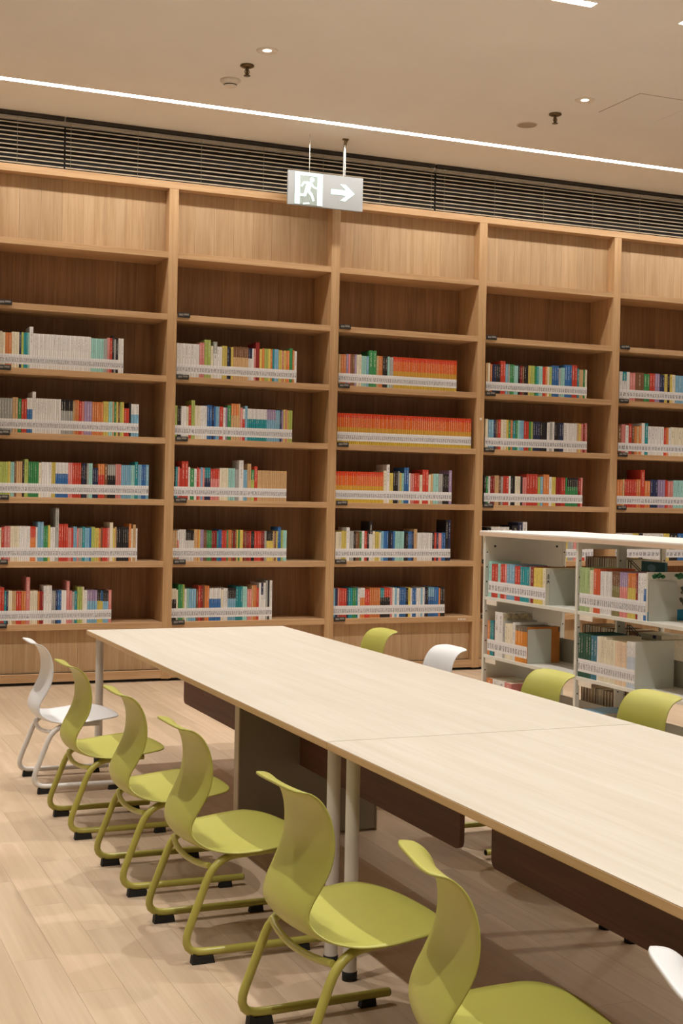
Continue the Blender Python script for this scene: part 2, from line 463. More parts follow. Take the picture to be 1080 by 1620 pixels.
# ------------------------------------------------------------------ tall oak bookcase
YF, YB = 10.6656, 11.075
BX0, BW, BT = 2.9165, 1.4391, .0792
ZT = [4.093, 3.5186, 3.0129, 2.5054, 1.9979, 1.4928, .985, .4866]
TH = .0492
bc = thing('bookcase', 'wall-long built-in oak bookcase with open shelves behind the table', 'bookcase', (0, YF, 0))
D = YB-YF
N0, N1 = -1, 6            # bays are numbered from 1 at the left edge of the picture
post_me = MB().box(0, BT, 0, D, 0.02, 4.093-.002, ch=.0015).mesh('upright', M['oak_post'])
for i in range(N0, N1+1):
    o = link('upright', post_me, bc); o.location = (BX0+(i-1)*BW, 0, 0)
X_L = BX0+(N0-1)*BW; X_R = BX0+(N1-1)*BW+BT
MB().box(X_L-.002, X_R+.002, -.003, D+.002, 4.093-.058, 4.093, ch=.0015).build('top_board', M['oak_x'], bc)
shelf_me = MB().box(0, BW-BT, 0.001, D-.02, -TH, 0, ch=.0012).mesh('shelf', M['oak_x'])
rail_me = MB().box(0, BW-BT, .004, .03, .025, .092, ch=.0012).mesh('plinth_rail', M['oak_x'])
toe_me = MB().box(0, BW-BT, .05, .07, 0, .03).mesh('toe_shadow_strip', M['hole'])  # near-black strip, painted shadow for the gap below the plinth rail
tag_me = MB().box(0, .105, -.012, .0, -.024, .016, ch=.0015).mesh('label_holder', M['tag'])
tp = MB(); tp.box(.012, .045, -.0128, -.012, -.010, .006); tp.box(.05, .094, -.0128, -.012, -.006, .009)
tagp_me = tp.mesh('label_card', M['tag_print'])
NB = 8; bw = (BW-BT)/NB
tb_me = MB().box(.0006, bw-.0006, .105, .12, 3.52, 4.034).mesh('top_panel', M['oak'])
bb_me = MB().box(.0006, bw-.0006, .055, .07, .094, .437).mesh('base_panel', M['oak'])
bk_me = MB().box(.0006, bw-.0006, D-.02, D-.004, .45, 3.5).mesh('back_board', M['oak_back_shaded'])
for i in range(N0+1, N1+1):
    xa = BX0+(i-2)*BW+BT
    if True:
        for j in range(1, 8):
            s_ = link('shelf', shelf_me, bc); s_.location = (xa, 0, ZT[j])
            if j >= 2:
                lh = link('label_holder', tag_me, s_); lh.location = (.004, 0, 0); 
                lp_ = None
    o = link('plinth_rail', rail_me, bc); o.location = (xa, 0, 0)
    o = link('toe_shadow_strip', toe_me, bc); o.location = (xa, 0, 0)
    if 1 <= i <= 5:
        for k in range(NB):
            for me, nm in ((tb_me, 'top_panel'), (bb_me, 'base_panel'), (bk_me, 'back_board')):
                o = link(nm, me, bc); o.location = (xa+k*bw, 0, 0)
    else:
        for z0, z1, y0, nm, mt in ((3.52, 4.034, .105, 'top_panel', 'oak'), (.094, .437, .055, 'base_panel', 'oak'), (.45, 3.5, D-.02, 'back_board', 'oak_back_shaded')):
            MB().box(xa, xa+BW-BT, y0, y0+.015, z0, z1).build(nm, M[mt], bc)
# printed cards on the tags (a part of the bookcase's tag strip)
for i in range(1, 6):
    xa = BX0+(i-2)*BW+BT
    for j in range(2, 8):
        o = link('label_card', tagp_me, bc); o.location = (xa+.004, 0, ZT[j])
st = MB(); st.lathe([(.0, 0), (.012, 0)], 0, 0, 14)
o = MB().prism([(math.cos(a*PI/6)*.012, math.sin(a*PI/6)*.012) for a in range(12)], -.0015, -.0003).build('sticker', M['sticker'], bc)
o.location = (5.84, 0, 2.27)
for k, (dx, w_) in enumerate(((0, .012), (.022, .014), (.046, .010), (.064, .012))):
    o = MB().box(0, w_, -.001, 0.001, 0, .016).build('sticker', M['sticker'], bc); o.location = (5.65+dx, 0, .4866-.034)

# ------------------------------------------------------------------ exit sign
SGY = 10.5
t = thing('exit_sign', 'hanging grey emergency exit sign with running man and arrow', 'sign', (4.22, SGY, 4.115))
MB().box(-.341, .341, -.012, .012, -.143, .143, ch=.003).build('plate', M['sign_body'], t)
pm = MB()
pm.box(-.282, -.033, -.0150, -.012, -.133, .133)
pic = pm.build('pictogram_panel', M['glow_soft'], t)
m = MB(); F0, F1 = -.0185, -.015
def pp(pts): m.prism([(x, z) for x, z in pts], F0, F1)
# door frame drawn in light strokes: two jambs and a head
m.box(-.282, -.236, F0, F1, -.133, .133); m.box(-.080, -.033, F0, F1, -.133, .133); m.box(-.236, -.080, F0, F1, .108, .133)
def bar(x0, z0, x1, z1, w):
    d = Vector((x1-x0, z1-z0)); d.normalize(); nrm = Vector((-d.y, d.x))*w/2
    pp([(x0+nrm.x, z0+nrm.y), (x1+nrm.x, z1+nrm.y), (x1-nrm.x, z1-nrm.y), (x0-nrm.x, z0-nrm.y)])
# runner
pp([(-.128+.021*math.cos(a*PI/7), .080+.021*math.sin(a*PI/7)) for a in range(14)])
bar(-.150, .058, -.172, -.022, .046)      # torso
bar(-.140, .052, -.200, .050, .018); bar(-.200, .054, -.222, .016, .016)      # rear arm
bar(-.140, .052, -.112, .016, .018); bar(-.116, .018, -.084, .012, .016)      # front arm
bar(-.165, -.012, -.128, -.050, .024); bar(-.130, -.046, -.112, -.098, .020)  # front leg
bar(-.180, -.015, -.192, -.058, .026); bar(-.186, -.056, -.236, -.054, .020)  # rear leg
bar(-.205, -.128, -.150, -.118, .014)
m.build('running_figure', M['sign_glow'], t)
m = MB()
m.box(.045, .196, F0+.002, F1+.003, -.022, .022)
m.prism([(.128, .070), (.178, .070), (.262, .0), (.178, -.070), (.128, -.070), (.186, -.022), (.186, .022)], F0+.002, F1+.003)
m.build('arrow', M['sign_glow'], t)
MB().tube([(-.148, 0, .143), (-.148, 0, CEIL-4.115)], .0035, 8).build('hanging_wire', M['chrome'], t)
MB().tube([(.168, 0, .135), (.168, 0, CEIL-4.115-.06)], .013, 12).build('hanging_tube', M['chrome'], t)
m = MB(); m.tube([(.168, 0, CEIL-4.115-.07), (.168, 0, CEIL-4.115)], .009, 8); m.box(.150, .200, -.012, .012, CEIL-4.115-.012, CEIL-4.115); m.tube([(.178, 0, CEIL-4.115-.06), (.19, 0, CEIL-4.115-.01)], .007, 6)
m.build('ceiling_bracket', M['brass'], t)

# ------------------------------------------------------------------ tables
def table(y0, y1, label):
    t = thing('table', label, 'table', (2.2375, (y0+y1)/2, 0)); hw = .5985; hl = (y1-y0)/2
    top = MB().box(-hw+.001, hw-.001, -hl+.001, hl-.001, .7495, .7505).build('tabletop', M['laminate'], t)
    e = MB(); e.box(-hw, hw, -hl, hl, .725, .7498, ch=.0025)
    e.build('edge_band', M['edge_band'], top)
    for sx in (-1, 1):
        for sy in (-1, 1):
            lx, ly = sx*(hw-.062), sy*(hl-.078)
            lg = MB().tube([(lx, ly, .028), (lx, ly, .725)], .0225, 20).build('leg', M['steel_white'], t)
            MB().lathe([(0.0, .0), (.024, .0), (.0245, .028), (.022, .03), (0, .03)], lx, ly, 20).build('foot_cap', M['rubber'], lg)
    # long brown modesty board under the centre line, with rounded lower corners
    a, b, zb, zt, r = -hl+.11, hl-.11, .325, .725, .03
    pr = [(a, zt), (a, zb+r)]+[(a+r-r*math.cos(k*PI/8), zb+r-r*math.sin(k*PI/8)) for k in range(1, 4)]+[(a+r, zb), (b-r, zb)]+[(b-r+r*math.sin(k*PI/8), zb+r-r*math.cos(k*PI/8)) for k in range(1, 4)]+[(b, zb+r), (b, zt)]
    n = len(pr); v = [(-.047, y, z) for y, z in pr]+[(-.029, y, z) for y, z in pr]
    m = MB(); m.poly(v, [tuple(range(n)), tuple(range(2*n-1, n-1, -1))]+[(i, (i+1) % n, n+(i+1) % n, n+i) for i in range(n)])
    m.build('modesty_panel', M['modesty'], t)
    # grey cross panel carrying the table in the middle
    yc = -.17
    cp = MB().box(-.335, .335, yc, yc+.05, .01, .725).build('cross_panel', M['grey_panel'], t)
    MB().box(-.341, -.335, yc-.004, yc+.054, .0, .725).build('panel_edge', M['panel_edge'], cp)
    MB().box(.335, .341, yc-.004, yc+.054, .0, .725).build('panel_edge', M['panel_edge'], cp)
    m = MB(); m.box(-.30, .30, -hl+.3, -hl+.33, .69, .725); m.box(-.30, .30, hl-.33, hl-.3, .69, .725); m.build('cross_rail', M['dark'], t)
    return t
table(3.980, 7.62, 'long pale birch table farther away, its end near the bookcase')
table(.343, 3.978, 'long pale birch table nearest, butted against the far one')

# ------------------------------------------------------------------ chairs
def chair_shell_mesh(mat):
    prof = [(.002, .765), (.028, .757), (.056, .742), (.080, .712), (.096, .666), (.100, .612), (.092, .560), (.070, .512), (.046, .468), (.034, .432), (.037, .400),
            (.058, .373), (.100, .353), (.165, .345), (.240, .350), (.315, .360), (.385, .368), (.442, .370), (.486, .364)]
    hw = [.138, .146, .150, .154, .160, .165, .166, .162, .156, .154, .162, .182, .214, .244, .262, .264, .250, .205, .090]
    N, K = 97, 21
    P = smooth_spline([(x, 0, z) for x, z in prof], N)
    Wd = smooth_spline([(w, 0, 0) for w in hw], N)
    cup = smooth_spline([(c, 0, 0) for c in (.0, .002, .008, .014, .018, .02, .02, .02, .02, .02, .02, .018, .016, .014, .012, .010, .008, .003, .0)], N)
    top = []; T = .0075
    nrm = []
    for i in range(N):
        d = (P[min(i+1, N-1)]-P[max(i-1, 0)]).normalized()
        nrm.append(Vector((-d.z, 0, d.x)))      # points to the sitter's side (forward / up)
    m = MB(); rows = []
    for side in (1, -1):
        for i in range(N):
            w = Wd[i].x
            if P[i].x > .33 and P[i].z < .5: w = .264*max(.0004, 1-((P[i].x-.33)/.1565)**2.3)**.5
            for k in range(K):
                u = -1+2*k/(K-1)
                # front edge and top edge are rounded in plan
                x_in = 0.0
                y = u*w
                q = P[i]+nrm[i]*(cup[i].x*u*u)+Vector((0, y, 0))
                tt = T*(1-.35*abs(u)**6)
                if side == -1: q = q-nrm[i]*tt
                if False: pass
                if i < 8:
                    q += (P[9]-P[0]).normalized()*(.014*abs(u)**5*(8-i)/8.0)
                rows.append(q)
    f = []
    o = N*K
    for i in range(N-1):
        for k in range(K-1):
            a = i*K+k
            f.append((a, a+K, a+K+1, a+1)); f.append((o+a, o+a+1, o+a+K+1, o+a+K))
    for i in range(N-1):
        a = i*K; f.append((a, o+a, o+a+K, a+K)); b = i*K+K-1; f.append((b, b+K, o+b+K, o+b))
    for k in range(K-1):
        f.append((k, k+1, o+k+1, o+k)); b = (N-1)*K+k; f.append((b, o+b, o+b+1, b+1))
    m.poly(rows, f, 0, True)
    return m.mesh('seat_shell', mat)

def arc_path(pts, r, n=6):
    P = [Vector(p) for p in pts]; out = [P[0]]
    for i in range(1, len(P)-1):
        a = (P[i-1]-P[i]); b = (P[i+1]-P[i]); la, lb = a.length, b.length
        rr = min(r, la*.45, lb*.45)
        s_, e_ = P[i]+a.normalized()*rr, P[i]+b.normalized()*rr
        for k in range(n+1):
            t_ = k/n; out.append(s_*(1-t_)**2+P[i]*2*t_*(1-t_)+e_*t_*t_)
    out.append(P[-1]); return out

def make_chair(shell, tube_mat, label):
    t = thing('cantilever_chair', label, 'chair')
    kids = []
    kids.append(link('seat_shell', shell, t))
    RW = .225; R = .0135
    for sy in (-1, 1):
        pts = arc_path([(.500, sy*RW, .034), (-.004, sy*RW, .036), (.115, sy*RW*.97, .342), (.36, sy*RW*.72, .338)], .085)
        rl = MB().tube(pts, R, 12).build('side_rail', tube_mat, t)
        pd = MB(); pd.prism([(.040, .036), (.055, .025), (.108, .025), (.114, .0), (.036, .0)], sy*RW-.015, sy*RW+.015)
        k1 = pd.build('rubber_foot', M['rubber'], rl)
        pd = MB(); pd.prism([(.405, .024), (.450, .024), (.454, .0), (.40, .0)], sy*RW-.012, sy*RW+.012)
        k2 = pd.build('rubber_foot', M['rubber'], rl)
        k3 = MB().tube([(.499, sy*RW, .034), (.503, sy*RW, .034)], R*.82, 10).build('end_plug', M['rubber'], rl)
        KIDS[rl.name] = [k1, k2, k3]
        kids.append(rl)
    ys = [-.205, -.17, -.10, 0, .10, .17, .205]
    pts = smooth_spline([(.100-.022*(1-(y/.205)**2), y, .312-.014*(1-(y/.205)**2)) for y in ys], 15)
    kids.append(MB().tube(pts, .0105, 10).build('cross_tube', tube_mat, t))
    m = MB(); m.box(.19, .30, -.15, .15, .330, .342)
    kids.append(m.build('seat_bracket', tube_mat, t))
    KIDS[t.name] = kids
    return t
g_shell = chair_shell_mesh(M['green']); w_shell = chair_shell_mesh(M['white_plastic'])
green_chair = make_chair(g_shell, M['green_tube'], '')
white_chair = make_chair(w_shell, M['white_tube'], '')
CH = [('w', 1.200, 7.07, 0, 'white plastic cantilever chair at the far left end of the table row', 0),
      ('g', 1.190, 6.12, 1, 'olive green chair on the left side, right next to the far white chair', 0),
      ('g', 1.212, 5.22, 0, 'olive green chair on the left side, third from the bookcase end', 0),
      ('g', 1.228, 4.43, 1, 'olive green chair on the left side, fourth from the bookcase end', 0),
      ('g', 1.250, 3.43, 3, 'olive green chair with its seat in front of the paired table legs', 0),
      ('g', 1.275, 2.62, -12, 'large olive green chair nearest at the bottom, its back above floor', 0),
      ('w', 1.360, 1.825, -22, 'white chair back just entering the lower right corner', 0),
      ('g', 3.345, 7.17, 180, 'green chair across the table nearest the bookcase, only its back showing', 1),
      ('w', 3.312, 6.26, 180, 'white chair across the table between two green ones', 1),
      ('g', 3.305, 5.225, 180, 'green chair across the table in front of the white shelf corner post', 1),
      ('g', 3.360, 4.53, 180, 'green chair across the table at the right edge of the picture', 1)]
used = set()
for kind, x, y, rz, lab, side in CH:
    src = green_chair if kind == 'g' else white_chair
    if kind in used: o = copy_tree(src)
    else: o = src; used.add(kind)
    o.location = (x, y, 0); o.rotation_euler = (0, 0, math.radians(rz))
    o['label'] = lab; o['group'] = 'cantilever chairs on the far side of the table' if side else 'cantilever chairs on the aisle side of the table'

# ------------------------------------------------------------------ white two-sided shelf unit
SX, SXC, SXB = 4.43, 4.75, 5.07
SY = [8.00, 6.86, 5.71, 4.56]
SZ = [.885, .492, .12]; STOP = 1.330
su = thing('book_rack', 'low white two-sided metal book rack standing beyond the table at right', 'bookshelf', (0, 0, 0))
MB().box(SX-.02, SXB+.02, SY[3]-.02, SY[0]+.035, STOP-.035, STOP, ch=.002).build('top_board', M['shelf_top'], su)
m = MB(); m.box(SX-.0215, SX-.0202, SY[3]-.02, SY[0]+.035, STOP-.034, STOP-.010); m.build('edge_strip', M['top_edge'], su)
ep = MB().box(SX+.03, SXB-.03, SY[0]-.011, SY[0]+.011, .06, STOP-.035).build('end_panel', M['shelf_white'], su)
for x in (SX+.075, SXB-.075):
    MB().tube([(x, SY[0]-.0135, STOP-.105), (x, SY[0]-.011, STOP-.105)], .008, 10).build('screw', M['dark'], ep)
for k, y in enumerate(SY):
    for x, w_ in (((SX, .03), (SXB-.03, .03)) if k == 0 else ((SX, .03), (SXC-.03, .06), (SXB-.03, .03))):
        pz = MB().box(x, x+(w_ if x != SXC-.03 else .06), y-.012, y+.012, 0, STOP-.035, ch=.002).build('post', M['shelf_white'], su)
        hm = MB()
        zz = .18
        while zz < STOP-.08:
            hm.box(x+.011, x+.019, y-.0128, y-.0115, zz, zz+.009); zz += .1
        hm.build('slot', M['hole'], pz)
    if k: MB().box(SX+.03, SXB-.03, y-.01, y+.01, STOP-.075, STOP-.035).build('top_brace', M['shelf_white'], su)
    MB().box(SX+.02, SXB-.02, y-.012, y+.012, .03, .10).build('base_beam', M['shelf_white'], su)
for k in range(3):
    ya, yb = SY[k+1]+.013, SY[k]-.013
    for z in SZ:
        s_ = MB().box(SX+.002, SXC-.006, ya, yb, z-.022, z, ch=.0015).build('shelf', M['shelf_white'], su)
        MB().box(SX-.004, SX+.0015, yb-.17, yb-.035, z-.052, z-.022).build('price_rail', M['sticker'], s_)
        MB().box(SXC+.006, SXB-.002, ya, yb, z-.022, z, ch=.0015).build('shelf', M['shelf_white'], su)
        MB().box(SXC-.005, SXC+.005, ya, yb, z-.022, z+.15).build('backstop', M['shelf_grey'], su)

# ------------------------------------------------------------------ books
PAL = dict(w=(232, 231, 230), c=(232, 224, 200), k=(42, 38, 40), n=(44, 52, 88), b=(56, 112, 176), s=(132, 184, 214), t=(40, 148, 160),
           g=(62, 142, 86), l=(178, 194, 104), y=(222, 202, 104), o=(218, 134, 76), r=(204, 70, 54), d=(146, 40, 38), p=(222, 140, 136),
           v=(164, 144, 182), m=(132, 92, 64), e=(172, 174, 172), h=(208, 172, 126), q=(160, 212, 206), G=(30, 88, 70), T=(52, 112, 134), C=(228, 204, 176), L=(146, 138, 92), W=(196, 208, 222), A=(174, 198, 140), B=(208, 94, 60))
NAME = dict(w='white', c='cream', k='black', n='navy', b='blue', s='light blue', t='teal', g='green', l='lime green', y='yellow', o='orange',
            r='red', d='dark red', p='pink', v='lilac', m='brown', e='grey', h='tan', q='mint', R='orange and yellow', E='grey topped orange', G='dark green', T='steel blue', C='peach cream', L='olive', W='pale blue', A='pale green', B='orange red')
def bands(code):
    if code == 'R': return [(.0, .38, srgb(222, 190, 70)), (.38, .55, srgb(222, 170, 66)), (.55, .86, srgb(232, 116, 50)), (.86, 1.0, srgb(226, 74, 36))]
    if code == 'E': return [(0, .86, srgb(222, 142, 50)), (.86, 1, srgb(120, 110, 98))]
    if '/' in code:
        a, b = code.split('/'); return [(0, .68, srgb(*PAL[b])), (.68, 1, srgb(*PAL[a]))]
    return [(0, 1, srgb(*PAL[code]))]
def jit(c, k): return (c[0]*k, c[1]*k, c[2]*k, 1)
def book_geo(mbx, w, h, d, code, jk, seed, ox=0, oy=0, oz=0, parts='cpl', rot=None):
    """adds a book: spine at y=0 looking to -Y, width along +X, depth to +Y"""
    V = mbx['v']; F = mbx['f']; MI = mbx['mi']; UV = mbx['uv']; CO = mbx['co']
    def tr(p):
        x, y, z = p
        if rot is not None: x, y, z = rot(x, y, z)
        return (x+ox, y+oy, z+oz)
    def quad(ps, mi, uvs, col):
        o = len(V); V.extend(tr(p) for p in ps); F.append(tuple(range(o, o+len(ps)))); MI.append(mi); UV.extend(uvs); CO.extend([col]*len(ps))
    B = bands(code); g_ = min(.0005, w*.04); t_ = min(.0018, w*.12); a, b = g_, w-g_; rr = min(.0022, w*.15)
    NU = [(seed+.02, -1.0)]*4
    if 'c' in parts:
        for z0, z1, c in B:
            c = jit(c, jk); za, zb = z0*h, z1*h
            quad([(a+rr, 0, za), (b-rr, 0, za), (b-rr, 0, zb), (a+rr, 0, zb)], 0, [(seed+.05, z0), (seed+.95, z0), (seed+.95, z1), (seed+.05, z1)], c)
            quad([(a, rr, za), (a+rr, 0, za), (a+rr, 0, zb), (a, rr, zb)], 0, NU, c)
            quad([(b-rr, 0, za), (b, rr, za), (b, rr, zb), (b-rr, 0, zb)], 0, NU, c)
            quad([(a, d, za), (a, rr, za), (a, rr, zb), (a, d, zb)], 0, NU, c)
            quad([(b, rr, za), (b, d, za), (b, d, zb), (b, rr, zb)], 0, NU, c)
            quad([(a+t_, rr+.001, za), (a+t_, d, za), (a+t_, d, zb), (a+t_, rr+.001, zb)], 0, NU, c)
            quad([(b-t_, d, za), (b-t_, rr+.001, za), (b-t_, rr+.001, zb), (b-t_, d, zb)], 0, NU, c)
        for z, c in ((0, jit(B[0][2], jk)), (h, jit(B[-1][2], jk))):
            for x0, x1, y0, y1 in ((a, a+t_, rr, d), (b-t_, b, rr, d), (a+rr, b-rr, 0, rr+.001)):
                q = [(x0, y0, z), (x1, y0, z), (x1, y1, z), (x0, y1, z)]
                quad(q if z else q[::-1], 0, NU, c)
        c = jit(B[0][2], jk)
        for x0, x1 in ((a, a+t_), (b-t_, b)): quad([(x1, d, 0), (x0, d, 0), (x0, d, h), (x1, d, h)], 0, NU, c)
    if 'p' in parts:
        x0, x1, y0, y1, z0, z1 = a+t_, b-t_, rr+.001, d-.004, .003, h-.003
        c = (1, 1, 1, 1)
        quad([(x0, y0, z1), (x1, y0, z1), (x1, y1, z1), (x0, y1, z1)], 1, NU, c)
        quad([(x0, y1, z0), (x1, y1, z0), (x1, y0, z0), (x0, y0, z0)], 1, NU, c)
        quad([(x1, y1, z0), (x0, y1, z0), (x0, y1, z1), (x1, y1, z1)], 1, NU, c)
    if 'l' in parts:
        e = .0005; z0, z1 = .030, .108
        if h < .2: z0, z1 = .022, .08
        quad([(a+.0002, -e, z0), (b-.0002, -e, z0), (b-.0002, -e, z1), (a+.0002, -e, z1)], 2, [(seed, 0), (seed+1, 0), (seed+1, 1), (seed, 1)], (1, 1, 1, 1))
        quad([(a+.0002, rr, z0), (a+.0002, -e, z0), (a+.0002, -e, z1), (a+.0002, rr, z1)], 2, [(seed, .9)]*4, (1, 1, 1, 1))
        quad([(b-.0002, -e, z0), (b-.0002, rr, z0), (b-.0002, rr, z1), (b-.0002, -e, z1)], 2, [(seed, .9)]*4, (1, 1, 1, 1))
def newg(): return dict(v=[], f=[], mi=[], uv=[], co=[])
def geo_mesh(g_, name):
    me = bpy.data.meshes.new(name); me.from_pydata(g_['v'], [], g_['f'])
    used_m = sorted(set(g_['mi'])); remap = {k: i for i, k in enumerate(used_m)}
    for k in used_m: me.materials.append((M['cover'], M['pages'], M['label'])[k])
    me.polygons.foreach_set('material_index', [remap[k] for k in g_['mi']])
    uvl = me.uv_layers.new(name='UVMap')
    flat_uv = [c for uv in g_['uv'] for c in uv]
    uvl.data.foreach_set('uv', flat_uv)
    ca = me.color_attributes.new('Col', 'FLOAT_COLOR', 'CORNER')
    ca.data.foreach_set('color', [c for co in g_['co'] for c in co])
    me.update(); return me
mesh_cache = {}
def part_mesh(w, h, d, code, jk, which):
    key = (round(w, 4), round(h, 3), round(d, 3), code if which == 'c' else '', jk if which == 'c' else 0, which)
    if key not in mesh_cache:
        g_ = newg(); book_geo(g_, w, h, d, code, jk, 3.0, parts=which)
        mesh_cache[key] = geo_mesh(g_, {'c': 'book', 'p': 'pages', 'l': 'call_label'}[which])
    return mesh_cache[key]

BOOKS = []   # dicts: x, y, z, rz, lean, w, h, d, code, label, group, dist
ordn = lambda n: '%d%s' % (n, 'th' if 10 <= n % 100 <= 20 else {1: 'st', 2: 'nd', 3: 'rd'}.get(n % 10, 'th'))
def parse(spec):
    out = []
    for tk in spec.split():
        n = 1
        if 'x' in tk: tk, n = tk.rsplit('x', 1); n = int(n)
        i = 0
        while i < len(tk) and (tk[i].isalpha() or tk[i] == '/'): i += 1
        code = tk[:i]; num = tk[i:]; dh = 0
        for sgn in '+-':
            if sgn in num: num, e = num.split(sgn); dh = float(e)*(1 if sgn == '+' else -1)
        out += [(code, float(num), dh)]*n
    return out
BAYN = {1: 'leftmost', 2: 'second', 3: 'third', 4: 'fourth', 5: 'rightmost'}
LVN = {3: 'top', 4: 'second', 5: 'third', 6: 'fourth', 7: 'lowest'}
def add_row(items, x0, x1, place, h0, hpx, where, group, wall=True, dep=(.19, .23)):
    tot = sum(i[1] for i in items); u = x0; rr = random.Random(len(BOOKS)+11)
    for n, (code, wpx, dh) in enumerate(items):
        w = wpx/tot*(x1-x0)
        if dh == 0 and code not in ('R',): hh = h0*(1-.03*(rr.random() < .25)-.015*(rr.random() < .3))
        else: hh = h0+dh*hpx
        hh = round(hh/.003)*.003
        same = n > 0 and items[n-1][0] == code and items[n-1][1] == wpx and items[n-1][2] == dh
        if same: hh = last_h; jk = last_j*(.94 if n % 2 else 1.04); jk = min(1.08, max(.84, round(jk, 3))); d = last_d
        else: jk = rr.choice((.88, .96, 1.04) if code[0] not in 'wc' else (.97, 1.0, 1.04)); d = rr.choice(dep)
        last_h, last_j, last_d = hh, (last_j if same else jk), d
        x, y, z, rz = place(u)
        cn = NAME[code] if '/' not in code else NAME[code.split('/')[0]]+' over '+NAME[code.split('/')[1]]
        lab = f"{cn} book, {ordn(n+1)} from left, {where}"
        BOOKS.append(dict(x=x, y=y, z=z, rz=rz, w=w, h=hh, d=d, code=code, jk=jk, label=lab, group=group, wall=wall,
                          size=w*hh/((x*fw.x+y*fw.y)**2)*(1 if wall else 1.0)))
        u += w
